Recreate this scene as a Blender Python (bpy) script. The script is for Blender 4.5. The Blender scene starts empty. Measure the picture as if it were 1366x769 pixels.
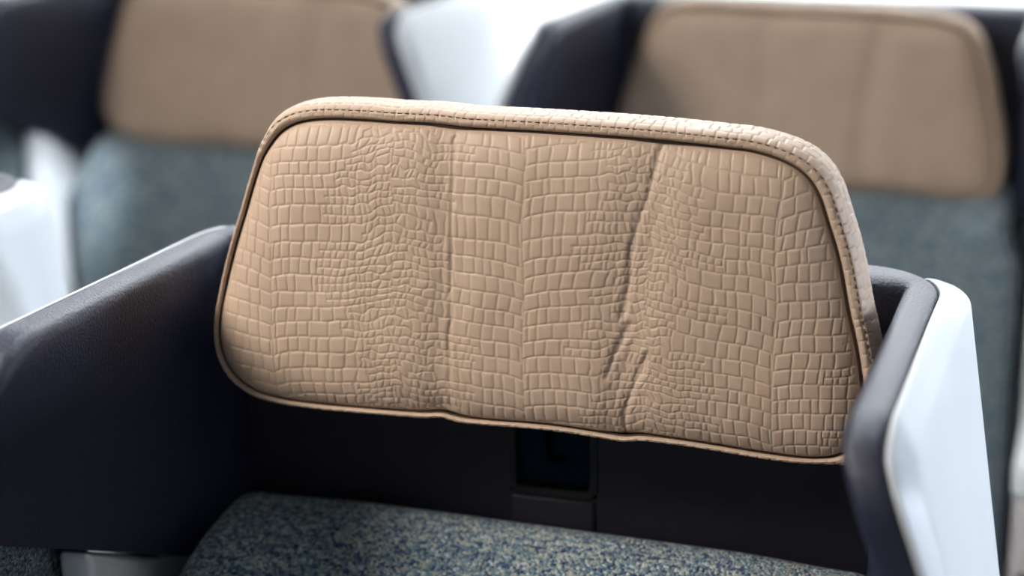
import bpy, math
import numpy as np
from mathutils import Vector, Matrix

R = math.radians
col = bpy.context.scene.collection
SEAT = 1.10                      # height of the seat shell's rim above the floor

# ------------------------------------------------------------------ camera
F_PX, PSI, PIT, ROLL = 2609.2, R(17.393), R(17.853), R(0.885)
CAM = np.array([0.32399, -1.10280, 0.35218])       # in shell coordinates (z = 0 at the rim)
_fh = np.array([-math.sin(PSI), math.cos(PSI), 0.0]); _z = np.array([0, 0, 1.0])
FWD = math.cos(PIT) * _fh - math.sin(PIT) * _z
UP0 = math.sin(PIT) * _fh + math.cos(PIT) * _z
RT0 = np.cross(FWD, UP0)
RT = math.cos(ROLL) * RT0 - math.sin(ROLL) * UP0
UP = math.sin(ROLL) * RT0 + math.cos(ROLL) * UP0


def hit(px, n, p0):
    """a point of the photograph carried to a real plane of the seat"""
    d = FWD + RT * ((px[0] - 683) / F_PX) - UP * ((px[1] - 384.5) / F_PX)
    n = np.array(n, float)
    return CAM + d * (((np.array(p0, float) - CAM) @ n) / (d @ n))


# ------------------------------------------------------------------ helpers
def tag(o, label=None, cat=None, group=None, kind=None):
    if label: o['label'] = label
    if cat: o['category'] = cat
    if group: o['group'] = group
    if kind: o['kind'] = kind
    return o


def mesh_obj(name, verts, faces, mat, parent=None, smooth=True, angle=None):
    me = bpy.data.meshes.new(name)
    verts = np.asarray(verts, dtype=np.float32)
    me.from_pydata(verts.tolist(), [], [list(map(int, f)) for f in faces])
    me.update()
    if smooth:
        me.polygons.foreach_set('use_smooth', [True] * len(me.polygons))
        if angle:
            me.set_sharp_from_angle(angle=R(angle))
    me.materials.append(mat)
    o = bpy.data.objects.new(name, me)
    col.objects.link(o)
    if parent: o.parent = parent
    return o


def grid_faces(n, m, off=0, flip=False, close=False):
    """faces of an n x m vertex grid, index i*m+j"""
    i = np.arange(n if close else n - 1)[:, None]; j = np.arange(m - 1)[None, :]
    i2 = (i + 1) % n
    q = np.stack([i * m + j + 0 * i, i2 * m + j, i2 * m + j + 1, i * m + j + 1], -1).reshape(-1, 4) + off
    return q[:, ::-1] if flip else q


def big_grid(name, V, faces, mat, parent):
    me = bpy.data.meshes.new(name)
    V = np.asarray(V, np.float32); faces = np.asarray(faces, np.int32)
    me.vertices.add(len(V)); me.vertices.foreach_set('co', V.ravel())
    me.loops.add(faces.size); me.loops.foreach_set('vertex_index', faces.ravel())
    me.polygons.add(len(faces))
    me.polygons.foreach_set('loop_start', np.arange(0, faces.size, 4, dtype=np.int32))
    me.polygons.foreach_set('loop_total', np.full(len(faces), 4, np.int32))
    me.polygons.foreach_set('use_smooth', np.ones(len(faces), bool))
    me.update(calc_edges=True); me.validate()
    me.materials.append(mat)
    o = bpy.data.objects.new(name, me); col.objects.link(o)
    if parent: o.parent = parent
    return o


class MB:
    """collects rounded boxes into one mesh"""
    def __init__(s): s.v = []; s.f = []
    def add(s, v, f):
        k = len(s.v); s.v += [tuple(p) for p in v]; s.f += [[i + k for i in q] for q in f]
    def rbox(s, lo, hi, r=.006, seg=3):
        """box with rounded edges: a sphere grid pushed apart"""
        lo = np.array(lo, float); hi = np.array(hi, float)
        r = min(r, *(0.499 * (hi - lo)))
        c0, c1 = lo + r, hi - r
        n = 2 * (seg + 1)
        ths = [-math.pi / 2 + math.pi / 2 * i / seg for i in range(seg + 1)] + [math.pi / 2 * i / seg for i in range(seg + 1)]
        zsel = [0] * (seg + 1) + [1] * (seg + 1)
        ring = []
        for q in range(4):
            for i in range(seg + 1):
                a = math.pi / 2 * (q + i / seg)
                ring.append((math.cos(a), math.sin(a), q in (0, 3), q in (0, 1)))
        V = []
        for th, zs in zip(ths, zsel):
            for cx, cy, hx, hy in ring:
                V.append(((c1[0] if hx else c0[0]) + r * math.cos(th) * cx,
                          (c1[1] if hy else c0[1]) + r * math.cos(th) * cy,
                          (c1[2] if zs else c0[2]) + r * math.sin(th)))
        m = len(ring); Fq = []
        for i in range(n - 1):
            for j in range(m):
                Fq.append([i * m + j, i * m + (j + 1) % m, (i + 1) * m + (j + 1) % m, (i + 1) * m + j])
        Fq.append(list(range(m))[::-1]); Fq.append([(n - 1) * m + j for j in range(m)])
        s.add(V, Fq); return s
    def build(s, name, mat, parent=None, angle=50):
        return mesh_obj(name, s.v, s.f, mat, parent, True, angle)


# ------------------------------------------------------------------ materials
def new_mat(name):
    m = bpy.data.materials.new(name); m.use_nodes = True
    nt = m.node_tree; b = nt.nodes['Principled BSDF']
    return m, nt, b


def plain(name, c, rough=.5, spec=.5, grain=None, strength=.15, coat=0, dist=.0004):
    m, nt, b = new_mat(name)
    b.inputs['Base Color'].default_value = (*c, 1); b.inputs['Roughness'].default_value = rough
    b.inputs['Specular IOR Level'].default_value = spec
    b.inputs['Coat Weight'].default_value = coat
    if grain:
        tc = nt.nodes.new('ShaderNodeTexCoord'); n = nt.nodes.new('ShaderNodeTexNoise')
        n.inputs['Scale'].default_value = grain; n.inputs['Detail'].default_value = 4
        bp = nt.nodes.new('ShaderNodeBump'); bp.inputs['Strength'].default_value = strength
        bp.inputs['Distance'].default_value = dist
        nt.links.new(tc.outputs['Object'], n.inputs['Vector'])
        nt.links.new(n.outputs['Fac'], bp.inputs['Height']); nt.links.new(bp.outputs['Normal'], b.inputs['Normal'])
    return m


def leather(name, c1, c2):
    m, nt, b = new_mat(name); L = nt.links.new
    tc = nt.nodes.new('ShaderNodeTexCoord')
    n = nt.nodes.new('ShaderNodeTexNoise'); n.inputs['Scale'].default_value = 35; n.inputs['Detail'].default_value = 5
    r = nt.nodes.new('ShaderNodeValToRGB')
    r.color_ramp.elements[0].color = (*c1, 1); r.color_ramp.elements[0].position = .3
    r.color_ramp.elements[1].color = (*c2, 1); r.color_ramp.elements[1].position = .7
    L(tc.outputs['Object'], n.inputs['Vector']); L(n.outputs['Fac'], r.inputs['Fac']); L(r.outputs['Color'], b.inputs['Base Color'])
    p = nt.nodes.new('ShaderNodeTexNoise'); p.inputs['Scale'].default_value = 1400; p.inputs['Detail'].default_value = 3
    bp = nt.nodes.new('ShaderNodeBump'); bp.inputs['Strength'].default_value = .12; bp.inputs['Distance'].default_value = .0003
    L(tc.outputs['Object'], p.inputs['Vector']); L(p.outputs['Fac'], bp.inputs['Height']); L(bp.outputs['Normal'], b.inputs['Normal'])
    b.inputs['Roughness'].default_value = .52; b.inputs['Specular IOR Level'].default_value = .4
    return m


def fabric(name):
    m, nt, b = new_mat(name); L = nt.links.new
    tc = nt.nodes.new('ShaderNodeTexCoord')
    mp = nt.nodes.new('ShaderNodeMapping'); mp.inputs['Scale'].default_value = (1, 1, 1.25)
    L(tc.outputs['Object'], mp.inputs['Vector'])
    v = nt.nodes.new('ShaderNodeTexVoronoi'); v.inputs['Scale'].default_value = 540; v.inputs['Randomness'].default_value = .75
    L(mp.outputs['Vector'], v.inputs['Vector'])
    sx = nt.nodes.new('ShaderNodeSeparateColor'); L(v.outputs['Color'], sx.inputs['Color'])
    big = nt.nodes.new('ShaderNodeTexNoise'); big.inputs['Scale'].default_value = 230; big.inputs['Detail'].default_value = 4
    mp2 = nt.nodes.new('ShaderNodeMapping'); mp2.inputs['Scale'].default_value = (.55, 1, 1.3)
    L(tc.outputs['Object'], mp2.inputs['Vector']); L(mp2.outputs['Vector'], big.inputs['Vector'])
    mx = nt.nodes.new('ShaderNodeMath'); mx.operation = 'MULTIPLY_ADD'
    mx.inputs[1].default_value = .68
    sc = nt.nodes.new('ShaderNodeMath'); sc.operation = 'MULTIPLY_ADD'; sc.inputs[1].default_value = .85; sc.inputs[2].default_value = -.26
    L(big.outputs['Fac'], sc.inputs[0])
    L(sx.outputs['Red'], mx.inputs[0]); L(sc.outputs[0], mx.inputs[2])
    r = nt.nodes.new('ShaderNodeValToRGB'); cr = r.color_ramp
    pal = [(0, (.006, .010, .03)), (.14, (.010, .028, .11)), (.28, (.035, .082, .17)), (.42, (.11, .19, .25)),
           (.58, (.20, .29, .33)), (.74, (.37, .37, .29)), (.88, (.45, .55, .60)), (1, (.18, .31, .44))]
    while len(cr.elements) > 1: cr.elements.remove(cr.elements[-1])
    cr.elements[0].position = 0; cr.elements[0].color = (*pal[0][1], 1)
    for p, c in pal[1:]:
        e = cr.elements.new(p); e.color = (*c, 1)
    L(mx.outputs[0], r.inputs['Fac']); L(r.outputs['Color'], b.inputs['Base Color'])
    bp = nt.nodes.new('ShaderNodeBump'); bp.inputs['Strength'].default_value = .9; bp.inputs['Distance'].default_value = .0022
    bp.invert = True
    L(v.outputs['Distance'], bp.inputs['Height']); L(bp.outputs['Normal'], b.inputs['Normal'])
    b.inputs['Roughness'].default_value = .9; b.inputs['Specular IOR Level'].default_value = .15
    b.inputs['Sheen Weight'].default_value = .15
    return m


M = {}
M['tan'] = leather('tan_leather', (.440, .328, .246), (.478, .362, .274))
M['thread'] = plain('brown_thread', (.05, .025, .012), .8)
M['navy'] = plain('navy_liner', (.0090, .0128, .0370), .43, .62, 620, 1.0, dist=.0009)
M['panel'] = plain('dark_panel', (.0120, .0112, .0205), .5, .35, 900, .2)
M['recess'] = plain('teal_recess', (.0045, .015, .026), .7, .03)
M['catch'] = plain('catch_plastic', (.0008, .0008, .001), .7, .02)
M['black'] = plain('black_plastic', (.003, .003, .004), .45, .4)
M['white'] = plain('white_shell', (.63, .67, .71), .42, .4)
M['grey'] = plain('grey_plastic', (.42, .40, .41), .45, .4)
M['fabric'] = fabric('tweed_fabric')
M['wall'] = plain('cabin_wall', (.88, .89, .90), .6, .3)
M['ceil'] = plain('cabin_ceiling', (.75, .75, .74), .8, .2)
M['floor'] = plain('carpet', (.03, .035, .05), .95, .1, 400, .6)
M['frame'] = plain('window_rim', (.7, .7, .72), .5)


def emit(name, c, s):
    m, nt, b = new_mat(name)
    b.inputs['Base Color'].default_value = (0, 0, 0, 1)
    b.inputs['Emission Color'].default_value = (*c, 1); b.inputs['Emission Strength'].default_value = s
    return m


# ------------------------------------------------------------------ crocodile grain (real relief)
def rnd(i, j=0, k=0):
    v = np.sin(np.asarray(i) * 127.1 + np.asarray(j) * 311.7 + np.asarray(k) * 74.7 + 3.17) * 43758.5453
    return v - np.floor(v)


def noise(x, y, seed=0):
    xi, yi = np.floor(x), np.floor(y); fx, fy = x - xi, y - yi
    fx = fx * fx * (3 - 2 * fx); fy = fy * fy * (3 - 2 * fy)
    a, b = rnd(xi, yi, seed), rnd(xi + 1, yi, seed); c, d = rnd(xi, yi + 1, seed), rnd(xi + 1, yi + 1, seed)
    return (a + (b - a) * fx) * (1 - fy) + (c + (d - c) * fx) * fy - .5


def smooth(x, a, b):
    t = np.clip((x - a) / (b - a), 0, 1); return t * t * (3 - 2 * t)


def croc(u, v, ridges, half):
    """height in 0..1 of the embossed scales; rows fan out from vertical ridges"""
    wob = noise(u * 30, v * 30, 1) * .006
    dist = np.stack([u - r + wob * .6 for r in ridges], 0)
    ri = np.argmin(np.abs(dist), 0); sd = np.take_along_axis(dist, ri[None], 0)[0]
    side = np.where(sd > 0, 1, 0); r = np.abs(sd)
    fl = smooth(r, half * .45, half * .8)                    # 0 on the belly, 1 on the flanks
    wu = (noise(u * 190, v * 190, 5) * .0024 + noise(u * 80, v * 80, 7) * .003) * (.25 + fl)
    wv = (noise(u * 180, v * 180, 9) * .0026 + noise(u * 65, v * 65, 11) * .0045) * (.25 + .8 * fl)
    hrow = .0102
    vv = v + wv + noise(u * 16, v * 16, 3) * .008 + .0105 * np.exp(-r / .020) + .004 * np.sin(r / half * 3.0)
    V = vv / hrow + .7 * noise(vv * 34, ri * 5.0, 23) + rnd(ri, side, 2) * .7
    k = np.floor(V); fv = V - k
    rs = half * (.50 + .45 * (rnd(k, ri * 2 + side, 4) - .35))
    split = r > rs
    gap = np.clip((r - rs) / .012, 0, 1)
    k2 = np.where(split, 2 * k + (fv > .5), 2 * k + 7000.)
    # distance to the row lines
    d_main = np.minimum(fv, 1 - fv) * hrow
    d_mid = np.abs(fv - .5) * hrow + (1 - gap) * .0
    d_row = np.where(split, np.minimum(d_main, d_mid), d_main)
    w = np.where(split, .0046, .0074) * (.85 + .35 * rnd(k2, ri, 6))
    U = (r + wu) / w + rnd(k2, side, 8) * .999 + (fv - .5) * .25 * (rnd(k2, ri, 12) - .5)
    j = np.floor(U)
    def edge(jj): return jj + .45 * (rnd(k2 + side * 77, jj, 10 + ri) - .5)
    e0, e1 = edge(j), edge(j + 1); em = edge(j - 1); ep = edge(j + 2)
    d_col = np.minimum(np.minimum(np.abs(U - e0), np.abs(U - e1)), np.minimum(np.abs(U - em), np.abs(U - ep))) * w
    d_col = np.minimum(d_col, np.where(split, 1, r + .0002))
    s = np.where(split, .00052, .00062)
    f = lambda d: 1 - np.exp(-(d / s) ** 1.6)
    cell = f(d_row) * f(d_col * 1.05)
    dome = np.clip(np.minimum(d_row, d_col) / .003, 0, 1)
    depth = .72 + .5 * rnd(k2, j, 14) * .4
    return cell * depth + .30 * np.sqrt(dome)


# ------------------------------------------------------------------ headrest outline, traced on its real plane
LEAN = R(3.27); HP = np.array([0, -.060, 0.0])
HN = np.array([0, -math.cos(LEAN), math.sin(LEAN)])          # faces the sitter
HV = np.array([0, math.sin(LEAN), math.cos(LEAN)])           # up along the headrest
SEAM = [(290.5, 455), (291, 427), (297.5, 389), (307, 347), (317, 311), (325, 285), (334, 253), (342.5, 226), (351, 206), (368, 182),
        (385, 169.5), (405, 163), (435, 160.3), (483, 162), (527, 165.2), (571, 167.2), (598, 170), (629, 173.2), (705, 177.2),
        (793, 183), (851, 187.4), (900, 191.8), (960, 198.5), (998, 203.2), (1032, 212.5), (1058, 224.3), (1077, 240),
        (1092, 264), (1105, 304), (1114.7, 336), (1122.5, 370), (1131.5, 420), (1139, 452), (1146, 492), (1149.5, 525),
        (1149.5, 553), (1145, 578), (1134, 598), (1118, 609), (1096, 613.5), (1060, 612.5), (1008, 605.5), (961, 597.5), (920, 591),
        (860, 583.5), (832, 584), (810, 581), (760, 573), (710, 567), (622, 560), (588, 552.5), (561, 552.5), (517, 549), (455, 544),
        (411, 539.5), (372, 533.5), (339, 523.5), (312, 504), (297, 481)]


def catmull(P, n):
    P = np.array(P); m = len(P); out = []
    for i in range(m):
        p0, p1, p2, p3 = P[i - 1], P[i], P[(i + 1) % m], P[(i + 2) % m]
        for t in np.linspace(0, 1, 12, endpoint=False):
            out.append(.5 * ((2 * p1) + (p2 - p0) * t + (2 * p0 - 5 * p1 + 4 * p2 - p3) * t * t + (3 * p1 - p0 - 3 * p2 + p3) * t ** 3))
    out = np.array(out)
    d = np.r_[0, np.cumsum(np.linalg.norm(np.roll(out, -1, 0) - out, axis=1))]
    o2 = np.vstack([out, out[:1]]); s = np.linspace(0, d[-1], n, endpoint=False)
    return np.stack([np.interp(s, d, o2[:, 0]), np.interp(s, d, o2[:, 1])], 1), d[-1]


def to_uv(px):
    p = hit(px, HN, HP) - HP
    return np.array([p[0], p @ HV])


OUT, PERIM = catmull([to_uv(p) for p in SEAM], 3000)         # runs left -> top -> right -> bottom (clockwise)
tang = np.roll(OUT, -4, 0) - np.roll(OUT, 4, 0); tang /= np.linalg.norm(tang, axis=1)[:, None]
for _ in range(40): tang = (tang + np.roll(tang, 1, 0) + np.roll(tang, -1, 0)) / 3
tang /= np.linalg.norm(tang, axis=1)[:, None]
NOUT = np.stack([-tang[:, 1], tang[:, 0]], 1)                # outward for a clockwise loop
RIDGES = [to_uv((x, y))[0] for x, y in ((367, 350), (701, 370), (1038, 400))]
HALF = (RIDGES[2] - RIDGES[0]) / 4


def to_local(u, v, w):
    """headrest coordinates: u across, v up, w towards the sitter -> seat coordinates"""
    return HP + np.multiply.outer(u, np.array([1., 0, 0])) + np.multiply.outer(v, HV) + np.multiply.outer(w, HN) + np.array([0, 0, SEAT])


def polyline_dist(u, v, pts, taper=.012):
    """distance to a crease line and its fade at the ends"""
    best = np.full(u.shape, 9.)
    for (a, b) in zip(pts[:-1], pts[1:]):
        ab = b - a; t = np.clip(((u - a[0]) * ab[0] + (v - a[1]) * ab[1]) / (ab @ ab), 0, 1)
        best = np.minimum(best, np.hypot(u - a[0] - t * ab[0], v - a[1] - t * ab[1]))
    return best


def build_headrest(parent):
    NX, NY = 940, 430
    up, lo = [], []
    u0, u1 = OUT[:, 0].min(), OUT[:, 0].max()
    il, ir = OUT[:, 0].argmin(), OUT[:, 0].argmax()
    rolled = np.roll(OUT, -il, 0); k = (ir - il) % len(OUT)
    top = rolled[:k + 1]; bot = np.vstack([rolled[k:], rolled[:1]])[::-1]
    def mono(c):
        x = np.maximum.accumulate(c[:, 0]) + np.arange(len(c)) * 1e-9
        return x, c[:, 1]
    s = np.linspace(0, 1, NX)
    # columns crowd a little towards both ends, where the outline turns
    th = s - .12 * np.sin(2 * math.pi * s) / (2 * math.pi) * 5 * .9
    us = u0 + (u1 - u0) * (th - th[0]) / (th[-1] - th[0])
    vt = np.interp(us, *mono(top)); vb = np.interp(us, *mono(bot))
    t = np.linspace(0, 1, NY)
    U = np.repeat(us[:, None], NY, 1); V = vb[:, None] + (vt - vb)[:, None] * t[None, :]
    # distance to the seam
    d = np.full(U.shape, 9.)
    O = OUT[::10]; A, B = O, np.roll(O, -1, 0)
    for a, b in zip(A, B):
        ab = b - a; tt = np.clip(((U - a[0]) * ab[0] + (V - a[1]) * ab[1]) / (ab @ ab), 0, 1)
        np.minimum(d, np.hypot(U - a[0] - tt * ab[0], V - a[1] - tt * ab[1]), out=d)
    W = .0085 * (1 - np.exp(-d / .011)) + .0022 * (1 - np.exp(-(d / .0012) ** 1.3)) - .0035
    W -= .0015 * np.exp(-d / .03)
    # soft rolling of the padding and the two pinched folds
    W += noise(U * 22, V * 22, 31) * .0009 + noise(U * 55, V * 40, 33) * .0005
    def fold(pix, depth, wd, puff=0):
        pts = [to_uv(p) for p in pix]; dd = np.abs(polyline_dist(U, V, pts) + noise(U * 140, V * 140, 51) * .0016)
        return -depth * np.exp(-(dd / wd) ** 2) + puff * np.exp(-((dd - 2.6 * wd) / (1.4 * wd)) ** 2)
    W += fold([(607, 185), (606, 300), (605, 420), (603, 470), (602, 545)], .0005, .0011, .0002)
    W += fold([(598, 165), (605, 350), (594, 560)], .0022, .012)
    W += fold([(882, 192), (868, 255), (853, 297), (845, 325), (842, 372), (833, 420)], .0009, .0017, .0003)
    W += fold([(866, 470), (845, 517), (834, 552), (831, 590)], .0009, .0017, .0003)
    W += fold([(842, 430), (822, 470), (812, 500)], .0007, .0016, .0003)
    W += fold([(885, 190), (845, 380), (832, 590)], .0029, .014)
    W += fold([(470, 480), (520, 520), (560, 548)], .0008, .006) + fold([(500, 470), (545, 530)], .0006, .004)
    W += .00052 * croc(U, V, RIDGES, HALF) * smooth(d, .0, .003)
    P = to_local(U, V, W)
    F = grid_faces(NX, NY)
    head = big_grid('headrest', P.reshape(-1, 3), F, M['tan'], parent)

    # ---- edge band: welt, bulging border and back
    prof = [(-.0006, -.0040), (.0000, -.0046), (.0008, -.0038), (.0011, -.0022), (.0018, -.0008), (.0030, 0.0), (.0044, .0002),
            (.0056, -.0003), (.0061, -.0010), (.0066, -.0006), (.0075, -.0016), (.0086, -.0036), (.0095, -.0062), (.0099, -.0090),
            (.0103, -.0125), (.0105, -.0165), (.0105, -.021), (.0102, -.0255), (.0095, -.030), (.0082, -.034), (.0060, -.0372), (.0025, -.0390),
            (-.004, -.040), (-.02, -.0405)]
    # densify the profile
    pr = np.array(prof); sl = np.r_[0, np.cumsum(np.linalg.norm(np.diff(pr, axis=0), axis=1))]
    q = np.r_[np.linspace(0, sl[20], 64), np.linspace(sl[20], sl[-1], 7)[1:]]
    pr = np.stack([np.interp(q, sl, pr[:, 0]), np.interp(q, sl, pr[:, 1])], 1)
    arc = np.arange(len(OUT)) * PERIM / len(OUT)
    right = smooth(NOUT[:, 0], .1, .8); topness = smooth(NOUT[:, 1], .3, .9)
    wide = .42 + .70 * right + .58 * topness * (1 - right)
    for _ in range(60): wide = (wide + np.roll(wide, 1) + np.roll(wide, -1)) / 3
    n_ = pr[None, :, 0] * wide[:, None]; w_ = np.repeat(pr[None, :, 1], len(OUT), 0)
    # scale grain on the border: cross lines with a few lines along
    SS, QQ = np.meshgrid(arc, q, indexing='ij')
    ws = .0072; kk = np.floor(QQ / .0085 + .4 * noise(SS * 60, QQ * 30, 41))
    X = SS / ws + rnd(kk, 3) + noise(SS * 90, QQ * 90, 43) * .5
    j = np.floor(X); dc = np.minimum(np.abs(X - j - .4 * (rnd(kk, j) - .5)), np.abs(X - j - 1 - .4 * (rnd(kk, j + 1) - .5))) * ws
    rl = QQ / .0085 + .4 * noise(SS * 60, QQ * 30, 41); dr = np.minimum(rl - np.floor(rl), 1 - rl + np.floor(rl)) * .0085
    g = -.00058 * (1 - (1 - np.exp(-(dc / .0006) ** 1.5)) * (1 - np.exp(-(dr / .0005) ** 1.5)))
    g *= smooth(QQ, .003, .008) * (1 - smooth(QQ, sl[18], sl[20]))
    # push along the profile normal
    tp = np.gradient(pr, axis=0); tp /= np.linalg.norm(tp, axis=1)[:, None]
    pn = np.stack([tp[:, 1] * -1, tp[:, 0]], 1) * -1            # outward of the profile
    pn = np.stack([-tp[:, 1], tp[:, 0]], 1)
    n_ = n_ + g * pn[None, :, 0]; w_ = w_ + g * pn[None, :, 1] + noise(arc * 25, arc * 0, 47)[:, None] * .0006
    UU = OUT[:, 0][:, None] + NOUT[:, 0][:, None] * n_; VV = OUT[:, 1][:, None] + NOUT[:, 1][:, None] * n_
    m = UU.shape[1]
    P = to_local(UU, VV, w_).reshape(-1, 3)
    Fq = grid_faces(len(OUT), m, close=True)
    band = big_grid('edge_band', P, Fq, M['tan'], head)
    # the back cover
    loop = P.reshape(len(OUT), m, 3)[::20, -1]
    c = loop.mean(0)
    mesh_obj('back_cover', np.vstack([loop, c[None]]), [[i, (i + 1) % len(loop), len(loop)] for i in range(len(loop))], M['black'], head)

    # ---- stitching: single raised stitches along the border
    st = MB(); L, GAP = .0027, .0017
    cnt = int(PERIM / (L + GAP))
    for i in range(cnt):
        if wide[int((i + .5) / cnt * len(OUT)) % len(OUT)] < .62: continue
        s0 = i * PERIM / cnt; idx = int((s0 + L / 2) / PERIM * len(OUT)) % len(OUT)
        o, nn, tt, wd = OUT[idx], NOUT[idx], tang[idx], wide[idx]
        wob = float(noise(np.array(arc[idx] * 25), np.array(0.), 47)) * .0006
        ring = []
        for e, rr in ((-.5, .00012), (-.38, .00036), (.38, .00036), (.5, .00012)):
            for a in range(6):
                an = a * math.pi / 3
                uv = o + nn * ((.0061 * wd) + rr * math.cos(an)) + tt * (e * L)
                ring.append(to_local(np.array(uv[0]), np.array(uv[1]), np.array(-.00085 + wob + rr * math.sin(an))))
        f = [[r * 6 + a, r * 6 + (a + 1) % 6, r * 6 + 6 + (a + 1) % 6, r * 6 + 6 + a] for r in range(3) for a in range(6)]
        st.add(ring, f + [[5, 4, 3, 2, 1, 0], [18, 19, 20, 21, 22, 23]])
    # dark seam cord lying in the groove
    ring = []
    for i in range(0, len(OUT), 6):
        for a in range(6):
            an = a * math.pi / 3; uv = OUT[i] + NOUT[i] * (.0006 * math.cos(an))
            ring.append(to_local(np.array(uv[0]), np.array(uv[1]), np.array(-.0034 + .0006 * math.sin(an))))
    k_ = len(ring) // 6
    sc_ = mesh_obj('seam_cord', ring, [[i * 6 + a, i * 6 + (a + 1) % 6, ((i + 1) % k_) * 6 + (a + 1) % 6, ((i + 1) % k_) * 6 + a] for i in range(k_) for a in range(6)], M['thread'], head)
    sc_['label'] = 'dark seam line around the front of the headrest'
    s_ = st.build('stitching', M['thread'], head)
    s_['label'] = 'dark brown stitch line along the headrest border'
    return head


# ------------------------------------------------------------------ shell: a U of two wings and a rear wall
XI, XO, YF, YRI, YRO = .2165, .2400, -.272, .0155, .054
T = .026
RHO = math.tan(R(3.65))


def plan(x, yr, rc):
    """half path (left side): front -> corner -> middle of the rear"""
    a = [(-x, yy) for yy in np.linspace(YF, yr - rc, 26)]
    b = [(-x + rc - rc * math.cos(t), yr - rc + rc * math.sin(t)) for t in np.linspace(0, math.pi / 2, 11)[1:]]
    c = [(xx, yr) for xx in np.linspace(-x + rc, 0, 8)[1:]]
    h = np.array(a + b + c)
    return np.vstack([h, (h[:-1] * np.array([-1, 1]))[::-1]])


PIN = plan(XI, YRI, .005); POUT = plan(XO, YRO, .058)
ALEN = np.r_[0, np.cumsum(np.linalg.norm(np.diff(POUT, axis=0), axis=1))]
AL = ALEN[-1]
_t = np.gradient(POUT, axis=0); _t /= np.linalg.norm(_t, axis=1)[:, None]
PNO = np.stack([-_t[:, 1], _t[:, 0]], 1)                      # outward normal of the plan


def sheet(a, z, o):
    """point of the shell: a along the U, z height, o from the inner face (0) to the outer (T) and beyond"""
    a = np.clip(np.asarray(a, float), 0, AL); z = np.asarray(z, float); o = np.asarray(o, float)
    f = lambda arr: np.stack([np.interp(a, ALEN, arr[:, 0]), np.interp(a, ALEN, arr[:, 1])], -1)
    pi, po, no = f(PIN), f(POUT), f(PNO)
    no = no / np.linalg.norm(no, axis=-1)[..., None]
    k = np.clip(o / T, 0, 1)[..., None]
    p = pi * (1 - k) + po * k + no * np.clip(o - T, 0, None)[..., None]
    y = p[..., 1]; fr = np.clip((-.02 - y) / .25, 0, 1)
    kin = -.06 + .42 * fr; kout = .155 + .20 * fr
    kk = kin * (1 - k[..., 0]) + np.where(p[..., 0] > 0, kout, .06 + .42 * fr) * k[..., 0]
    d = np.clip(-z, 0, .2)
    x = p[..., 0] + np.sign(p[..., 0]) * np.clip(np.abs(p[..., 0]) / .2, 0, 1) * d * kk
    return np.stack([x, y + d * .0, z + SEAT], -1)


def rim_z(a):
    y = np.interp(a, ALEN, POUT[:, 1]); return -.002 - np.minimum(y, .0) * RHO


def bot_z(a, drop=0):
    y = np.interp(a, ALEN, POUT[:, 1])
    return np.clip(-.100 - .50 * (y - YF), -.205, -.1) - drop


RC = .042


def contour(drop, nf=10, nc=10, nt=76):
    """left front edge up, round the corner, along the top, down the right front edge: (a, z, inward normal)"""
    h = rim_z(0) ; zb = bot_z(0, drop)
    pts, nrm = [], []
    for z in np.linspace(zb, h - RC, nf, endpoint=False): pts.append((0, z)); nrm.append((1, 0))
    for t in np.linspace(0, math.pi / 2, nc):
        a = RC - RC * math.cos(t); pts.append((a, rim_z(a) - RC + RC * math.sin(t))); nrm.append((math.cos(t), -math.sin(t)))
    for a in np.linspace(RC, AL / 2, nt)[1:]: pts.append((a, rim_z(a))); nrm.append((0, -1))
    P = np.array(pts, float); N = np.array(nrm, float)
    P2 = P[:-1][::-1].copy(); P2[:, 0] = AL - P2[:, 0]
    N2 = N[:-1][::-1].copy(); N2[:, 0] *= -1
    return np.vstack([P, P2]), np.vstack([N, N2]), nf


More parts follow.
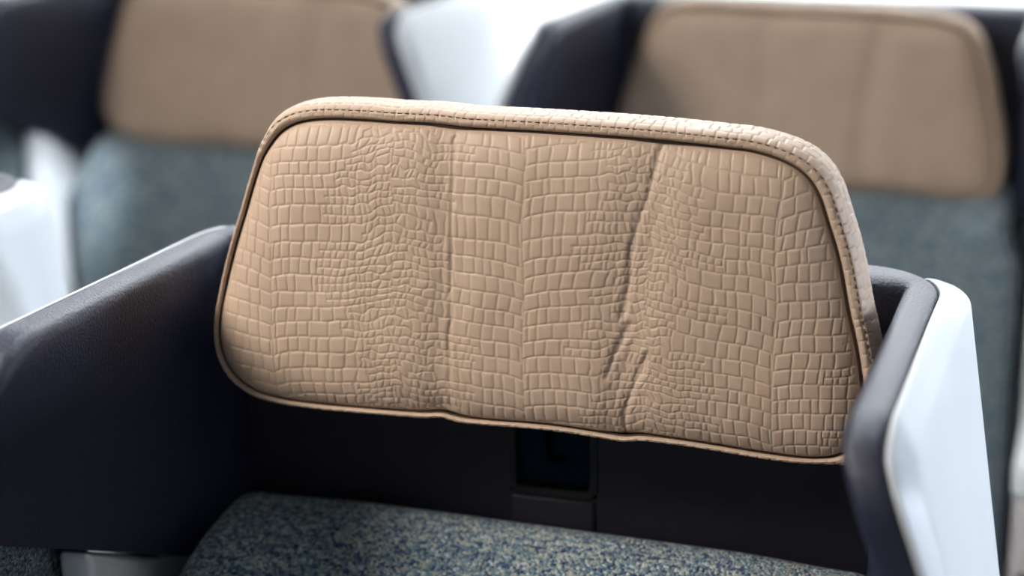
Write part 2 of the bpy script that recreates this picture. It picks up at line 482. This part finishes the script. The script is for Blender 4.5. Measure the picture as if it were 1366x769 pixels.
def shell_layer(name, profile, o_face_in, q_in, o_face_out, q_out, drop, mat, parent, angle=None, outer=False):
    """ribbon round the rim + inner and outer faces + bottom lip, one mesh"""
    C, N, nf = contour(drop); n = len(C)
    V, Fq = [], []
    yo = np.interp(C[:, 0], ALEN, POUT[:, 1])
    rs_ = (C[:, 0] > AL / 2) * 1.0
    wf = 1 + rs_ * (.50 * smooth(yo, -.12, .0) if outer else 0 * yo)      # the white edge widens to the rear corner
    low = .030 * smooth(yo, .030, .051) if outer else 0 * yo         # and dips behind the rear of the rim
    def off(o, c): return np.where(np.asarray(o) > .0256, .0256 + (o - .0256) * wf[c], o)
    qf = 1 - rs_ * (.60 * smooth(yo, -.12, .0) if outer else 0 * yo)
    def qq(o, q, c): return np.where(o > .0256, .0006 + (q - .0006) * qf[c], q)
    def rows(pr):
        g = []
        for (o, q) in pr:
            q = qq(o, q, np.arange(n)); a = C[:, 0] + N[:, 0] * q; z = C[:, 1] + N[:, 1] * q - low
            g.append(sheet(a, z, off(o, np.arange(n))))
        return np.stack(g, 1)                                  # n x m x 3
    rb = rows(profile); m = rb.shape[1]
    V.append(rb.reshape(-1, 3)); Fq.append(grid_faces(n, m, 0))
    base = n * m
    bot = {}
    for key, (o, q) in (('i', (o_face_in, q_in)), ('o', (o_face_out, q_out))):
        # columns hang from the corner points and the top; their rows meet the front edge points
        cols = list(range(nf, n - nf)); nr = nf + 1
        G = np.zeros((len(cols), nr, 3))
        for ci, c in enumerate(cols):
            qc = float(qq(o, q, c)); a = C[c, 0] + N[c, 0] * qc; zt = C[c, 1] + N[c, 1] * qc - low[c]
            zb = bot_z(np.array(C[c, 0]), drop)
            if c == nf: zs = np.r_[C[:nf, 1], zt][::-1]
            elif c == n - nf - 1: zs = np.r_[C[n - nf:, 1][::-1], zt][::-1]
            else: zs = np.linspace(zt, float(zb), nr)
            G[ci] = sheet(np.full(nr, a), zs, np.full(nr, float(off(o, c))))
        V.append(G.reshape(-1, 3)); Fq.append(grid_faces(len(cols), nr, base, flip=(key == 'i')))
        bot[key] = base + np.arange(len(cols)) * nr + nr - 1
        base += len(cols) * nr
    # bottom lip
    bi, bo = bot['i'], bot['o']
    Fq.append(np.stack([bi[:-1], bi[1:], bo[1:], bo[:-1]], 1))
    o = mesh_obj(name, np.vstack(V), np.vstack(Fq), mat, parent, True, angle)
    me = o.data
    import bmesh
    bm = bmesh.new(); bm.from_mesh(me); bmesh.ops.remove_doubles(bm, verts=bm.verts, dist=1e-5)
    bmesh.ops.recalc_face_normals(bm, faces=bm.faces); bm.to_mesh(me); bm.free()
    return o


def prism(name, ys, tops, zlow, x0, x1, bev, mat, parent):
    """upright slab whose top edge follows the slanting underside of the wing"""
    import bmesh
    poly = [(ys[0], zlow)] + list(zip(ys, tops)) + [(ys[-1], zlow)]
    k = len(poly)
    V = [(x, y, z + SEAT) for x in (x0, x1) for (y, z) in poly]
    Fq = [list(range(k)), list(range(k, 2 * k))[::-1]] + [[i, i + k, (i + 1) % k + k, (i + 1) % k] for i in range(k)]
    o = mesh_obj(name, V, Fq, mat, parent, False)
    bm = bmesh.new(); bm.from_mesh(o.data); bmesh.ops.recalc_face_normals(bm, faces=bm.faces)
    es = [e for e in bm.edges if len(e.link_faces) == 2 and e.calc_face_angle() > R(40)]
    bmesh.ops.bevel(bm, geom=es, offset=bev, segments=4, affect='EDGES', profile=.5)
    for f in bm.faces: f.smooth = True
    bm.to_mesh(o.data); bm.free(); o.data.set_sharp_from_angle(angle=R(35))
    return o


def under(y): return max(-.205, min(-.1, -.100 - .50 * (y - YF)))


WPROF = [(.0236, .0075), (.0238, .0022), (.0244, .0010), (.0256, .0006), (.0275, .0014), (.0300, .0050), (.0335, .0110),
            (.0350, .0135), (.0362, .0165)]


def white_shell(root, drop):
    return shell_layer('outer_shell', WPROF, .0236, .0075, .0362, .0165, drop, M['white'], root, 28, True)


def build_seat():
    root = bpy.data.objects.new('airline_seat', None); col.objects.link(root)
    # navy padded liner
    prof = [(0, .0095), (.0003, .0072), (.0011, .0048), (.0025, .0028), (.0045, .0013), (.007, .0004), (.0095, 0),
            (.0175, 0), (.0205, .0003), (.0222, .0012), (.0230, .0028), (.0232, .0065)]
    shell_layer('wing_liner', prof, 0, .0095, .0232, .0065, 0, M['navy'], root, 55)
    # white outer shell
    white_shell(root, -.004)

    z0 = SEAT
    # lower side panels, one each side, with the seat's arm structure under the wings
    for s in (-1, 1):
        lo = sorted([s * .240, s * .263])
        ys = [-.158, -.13, -.10, -.07, .05]
        prism('side_panel', ys, [under(y) + .001 for y in ys], -.80, lo[0], lo[1], .005, M['white'], root)
    # rear skin below the shell
    MB().rbox((-.262, .040, z0 - .85), (.262, .066, z0 - .19), .008).build('rear_skin', M['white'], root)

    # ---- back panel with the recess of the headrest slide
    yb = .0015
    def P(px, y=yb): return hit(px, (0, 1, 0), (0, y, 0))
    rx0, rx1 = P((681, 640))[0], P((795, 650))[0]; rz0 = P((738, 660))[2]; rz1 = -.045
    V, Fq = [], []
    xs = [-.2155, -.205, rx0 - .010, rx0 - .0005, rx0 + .0005, rx1 - .0005, rx1 + .0005, rx1 + .010, .205, .2155]
    zs = [-.24, rz0 - .030, rz0 - .0005, rz0 + .0005, rz1 - .0005, rz1 + .0005, -.030]
    def depth(i, j):
        inx = 4 <= i <= 5; inz = 3 <= j <= 4
        return .0 + (.011 if inx and inz else 0)
    nx, nz = len(xs), len(zs)
    for i in range(nx):
        for j in range(nz): V.append((xs[i], yb + depth(i, j), zs[j] + z0))
    Fq = grid_faces(nx, nz)
    panel = mesh_obj('back_panel', V, Fq, M['panel'], root, True, 30)
    # tongue below the recess, a thin raised pad
    MB().rbox((rx0 + .0005, yb - .0022, z0 - .24), (rx1 - .0005, yb + .002, z0 + rz0 - .002), .002).build('slide_tongue', M['panel'], panel)
    # rounded frame of the recess
    fr = MB(); r0 = .008
    cx0, cx1, cz0, cz1 = rx0, rx1, rz0, rz1
    path = []
    for q, (cx, cz) in enumerate(((cx1 - r0, cz1 - r0), (cx0 + r0, cz1 - r0), (cx0 + r0, cz0 + r0), (cx1 - r0, cz0 + r0))):
        for i in range(6):
            t = math.pi / 2 * (q + i / 5); path.append((cx + r0 * math.cos(t), cz + r0 * math.sin(t), math.cos(t), math.sin(t)))
    ring = []
    for (x, z, nx_, nz_) in path:
        for (o, y) in ((.0015, yb), (.0010, yb - .0012), (-.0008, yb - .0014), (-.0038, yb - .0006), (-.0050, yb + .010)):
            ring.append((x + nx_ * o, y, z + nz_ * o + z0))
    fr.add(ring, grid_faces(len(path), 5, close=True).tolist())
    fr.build('recess_frame', M['black'], panel)
    MB().rbox((rx0 + .0015, yb + .008, z0 + rz0 + .0015), (rx1 - .0015, yb + .0105, z0 + rz1), .001).build('recess_floor', M['recess'], panel)
    # hooked catch in the recess
    hk = MB()
    xa, xb_ = P((727, 600))[0], P((752, 600))[0]; zl = P((735, 617))[2]
    hk.rbox((xa, yb + .0025, z0 + zl), (xa + .0030, yb + .0085, z0 + rz1 - .002), .0012)
    hk.rbox((xa, yb + .0025, z0 + zl - .0012), (xb_, yb + .0085, z0 + zl + .0020), .0012)
    hk.build('slide_catch', M['catch'], panel)

    # ---- fabric back cushion: level bolsters along the wings, softly falling front
    mid = np.array([(.002, -.200), (.0015, -.186), (-.004, -.1785), (-.020, -.1750), (-.040, -.1785), (-.062, -.187), (-.084, -.202), (-.100, -.224),
                    (-.109, -.255), (-.113, -.31), (-.110, -.42), (-.085, -.56), (-.075, -.64)])
    sid = np.array([(.002, -.204), (.0015, -.190), (-.004, -.1815), (-.022, -.1770), (-.050, -.1785), (-.078, -.182), (-.104, -.189), (-.122, -.204),
                    (-.132, -.238), (-.136, -.30), (-.132, -.42), (-.105, -.56), (-.095, -.64)])
    def dens(p, n=44):
        d = np.r_[0, np.cumsum(np.linalg.norm(np.diff(p, axis=0), axis=1))]
        for _ in range(0): pass
        s = np.linspace(0, 1, n) ** 1.6 * d[-1]
        q = np.stack([np.interp(s, d, p[:, 0]), np.interp(s, d, p[:, 1])], 1)
        for _ in range(2): q[1:-1] = (q[:-2] + 2 * q[1:-1] + q[2:]) / 4
        return q
    mid, sid = dens(mid), dens(sid)
    NXc = 72; xs = np.sin(np.linspace(-math.pi / 2, math.pi / 2, NXc)) * .2145
    Vc = np.zeros((NXc, len(mid), 3))
    for i, x in enumerate(xs):
        e = smooth(np.array(abs(x)), .120, .195); p = mid * (1 - e) + sid * e
        edge = np.clip((abs(x) - .196) / .0155, 0, 1); rnd_ = .014 * (1 - math.sqrt(max(0, 1 - edge ** 2)))
        Vc[i, :, 0] = x * (1 + .05 * smooth(-p[:, 1], .20, .235)); Vc[i, :, 1] = np.minimum(p[:, 0] + rnd_ * .6, .002)
        Vc[i, :, 2] = p[:, 1] - rnd_ * np.clip((p[:, 1] + .26) / .08, 0, 1) + z0 + .003 - .02 * x
    cush = mesh_obj('back_cushion', Vc.reshape(-1, 3), grid_faces(NXc, len(mid)), M['fabric'], root)
    # seat cushion, base and legs carry it
    MB().rbox((-.232, -.57, z0 - .72), (.232, -.02, z0 - .585), .035, 6).build('seat_cushion', M['fabric'], root)
    MB().rbox((-.235, -.52, z0 - .80), (.235, .03, z0 - .722), .012).build('seat_pan', M['black'], root)
    for s in (-1, 1):
        for y in (-.42, -.02):
            MB().rbox((s * .19 - .02, y - .02, 0), (s * .19 + .02, y + .02, z0 - .79), .006).build('leg', M['grey'], root)
    build_headrest(root)
    # fabric covered arm pad outside the left wing, white capped armrest on the right
    ys = [-.44, -.272, -.22, -.17, -.13, -.10]
    pad = prism('arm_pad', ys, [under(y) + .008 for y in ys], -.26, -.318, -.271, .010, M['fabric'], root)
    MB().rbox((-.314, -.42, z0 - .72), (-.277, -.11, z0 - .255), .006).build('pad_support', M['grey'], pad)
    return root


def add_armrest(root):
    z0 = SEAT
    arm = MB().rbox((.247, -.44, z0 - .72), (.335, -.170, z0 - .352), .010).build('armrest', M['grey'], root)
    MB().rbox((.245, -.445, z0 - .354), (.337, -.168, z0 - .318), .008).build('arm_cap', M['white'], arm)
    MB().rbox((.2535, -.4425, z0 - .455), (.268, -.436, z0 - .425), .004).build('recline_button', M['black'], arm)


def copy_tree(o, parent=None):
    c = o.copy(); col.objects.link(c)
    if parent: c.parent = parent
    for ch in list(o.children): copy_tree(ch, c)
    return c


G = 'airline seats in the cabin'
seat = build_seat()
tag(seat, 'sharp nearest seat with raised crocodile-grain tan headrest above its blue tweed cushion', 'seat', G)
LOWER = np.array([-.010, -.095 * math.tan(LEAN), -.095])
lip = None
for (x, y, lab) in ((-.604, .982, 'blurred seat in the row behind, left one, its headrest top cut by the frame'),
                    (.0235, .965, 'blurred seat behind at right, both top corners of its tan headrest in view'),
                    (-.657, .075, 'nearby seat at the left edge showing only the corner of its pale grey shell')):
    c = copy_tree(seat); right_seat = c if x > 0 else (right_seat if x < -.62 else None); c.location = (x, y, 0); tag(c, lab, 'seat', G)
    for ch in c.children:
        if ch.name.startswith('headrest'): ch.location = LOWER
        # the seats behind show a deeper white lip under the wing
        if ch.name.startswith('outer_shell') and y > .5:
            if lip is None: lip = white_shell(None, .020).data; bpy.data.objects.remove(bpy.data.objects[[o.name for o in bpy.data.objects if o.data == lip][0]])
            ch.data = lip

add_armrest(seat); add_armrest(right_seat)

# ------------------------------------------------------------------ cabin
def slab(name, lo, hi, mat):
    lo, hi = np.array(lo), np.array(hi)
    v = [(x, y, z) for x in (lo[0], hi[0]) for y in (lo[1], hi[1]) for z in (lo[2], hi[2])]
    f = [(0, 1, 3, 2), (4, 6, 7, 5), (0, 4, 5, 1), (2, 3, 7, 6), (0, 2, 6, 4), (1, 5, 7, 3)]
    o = mesh_obj(name, v, f, mat, None, False); o['kind'] = 'structure'; return o


XL, XR, YN, YB, H = -2.2, 2.2, -3.2, 1.62, 2.25
slab('floor', (XL - .1, YN - .1, -.1), (XR + .1, YB + .1, 0), M['floor'])
slab('ceiling', (XL - .1, YN - .1, H), (XR + .1, YB + .1, H + .1), M['ceil'])
slab('wall_rear', (XL - .1, YB, 0), (XR + .1, YB + .1, H), M['wall'])
slab('wall_front', (XL - .1, YN - .1, 0), (XR + .1, YN, H), M['wall'])
slab('wall_left', (XL - .1, YN, 0), (XL, YB, H), M['wall'])
slab('wall_right', (XR, YN, 0), (XR + .1, YB, H), M['wall'])
# daylight windows on the right wall and dimmer ones on the left
sky_r = emit('daylight', (.80, .90, 1.0), 1.6); sky_l = emit('daylight_soft', (1.0, .93, .84), 2)
nwin = 1
for side, mat in ((1, sky_r), (-1, sky_l)):
    for y in (-2.4, -1.6, -.8, 0, .8):
        X = XR if side > 0 else XL
        ov = [(math.copysign(abs(math.cos(t)) ** .6, math.cos(t)) * .15, math.copysign(abs(math.sin(t)) ** .6, math.sin(t)) * .22) for t in np.linspace(0, 2 * math.pi, 40, endpoint=False)]
        xx = X - side * .004
        pane = mesh_obj('window_%d' % nwin, [(xx, y + a, 1.14 + b) for a, b in ov] , [list(range(40))], mat, None, False)
        pane['kind'] = 'structure'
        ring = [(X - side * d, y + a * k, 1.14 + b * k) for (a, b) in ov for (d, k) in ((.001, 1.22), (.014, 1.18), (.014, 1.04), (.002, .98))]
        f = mesh_obj('window_frame', ring, grid_faces(40, 4, close=True), M['frame'], pane)
        nwin += 1


def area(name, loc, rot, sx, sy, power, c):
    l = bpy.data.lights.new(name, 'AREA'); l.shape = 'RECTANGLE'; l.size = sx; l.size_y = sy
    l.energy = power; l.color = c
    o = bpy.data.objects.new(name, l); col.objects.link(o); o.location = loc; o.rotation_euler = rot
    return o


def aim(loc, to):
    return (Vector(to) - Vector(loc)).to_track_quat('-Z', 'Y').to_euler()


area('cabin_lamp', (-.95, -.75, H - .02), aim((-.95, -.75, H), (-.12, -.12, 1.1)), .5, 1.0, 22.5, (1.0, .905, .81)).data.spread = R(95)
area('rim_backlight', (-.15, .90, H - .02), aim((-.15, .90, H), (.03, -.1, 1.1)), .5, .5, 5.8, (.90, .96, 1.0)).data.spread = R(62)  # added backlight for the front seat's rims and headrest top
area('wall_wash', (-.3, YB - .42, H - .02), aim((0, YB - .42, H), (0, YB, 1.05)), 3.2, .12, 60, (.95, .98, 1.0)).data.spread = R(75)  # added wash, unseen, that turns the rear wall bright white
area('window_daylight', (XR - .03, .42, 1.14), aim((XR, .42, 1.14), (.28, -.05, 1.0)), .3, .4, 5.8, (.80, .88, 1.0)).data.spread = R(70)
sl = bpy.data.lights.new('side_panel_spot', 'SPOT'); sl.energy = 320; sl.spot_size = R(4.6); sl.spot_blend = .5; sl.shadow_soft_size = .03; sl.color = (.92, .96, 1)  # added narrow spot, whitens the side panel of the back-left seat
so = bpy.data.objects.new('side_panel_spot', sl); col.objects.link(so); so.location = (.25, .05, H - .05); so.rotation_euler = aim((.25, .05, H - .05), (-.836, .835, .84))

w = bpy.data.worlds.new('World'); bpy.context.scene.world = w; w.use_nodes = True
w.node_tree.nodes['Background'].inputs['Color'].default_value = (.6, .7, .9, 1)
w.node_tree.nodes['Background'].inputs['Strength'].default_value = .3

# ------------------------------------------------------------------ camera
cam = bpy.data.cameras.new('camera'); co = bpy.data.objects.new('camera', cam); col.objects.link(co)
m = Matrix.Identity(4)
for i in range(3):
    m[i][0], m[i][1], m[i][2] = RT[i], UP[i], -FWD[i]
    m[i][3] = CAM[i] + (SEAT if i == 2 else 0)
co.matrix_world = m
cam.sensor_width = 36; cam.sensor_fit = 'HORIZONTAL'; cam.lens = F_PX * 36 / 1366
cam.shift_y = (384.5 - 384.5) / 1366
cam.clip_start = .01; cam.clip_end = 50
cam.dof.use_dof = True; cam.dof.focus_distance = float((HP + np.array([.03, -.01, 0]) - CAM) @ FWD)
cam.dof.aperture_fstop = 3.2
sc = bpy.context.scene; sc.camera = co
sc.view_settings.view_transform = 'Standard'; sc.view_settings.look = 'None'
sc.view_settings.exposure = 0; sc.view_settings.gamma = 1
try: sc.view_settings.use_curve_mapping = False
except Exception: pass
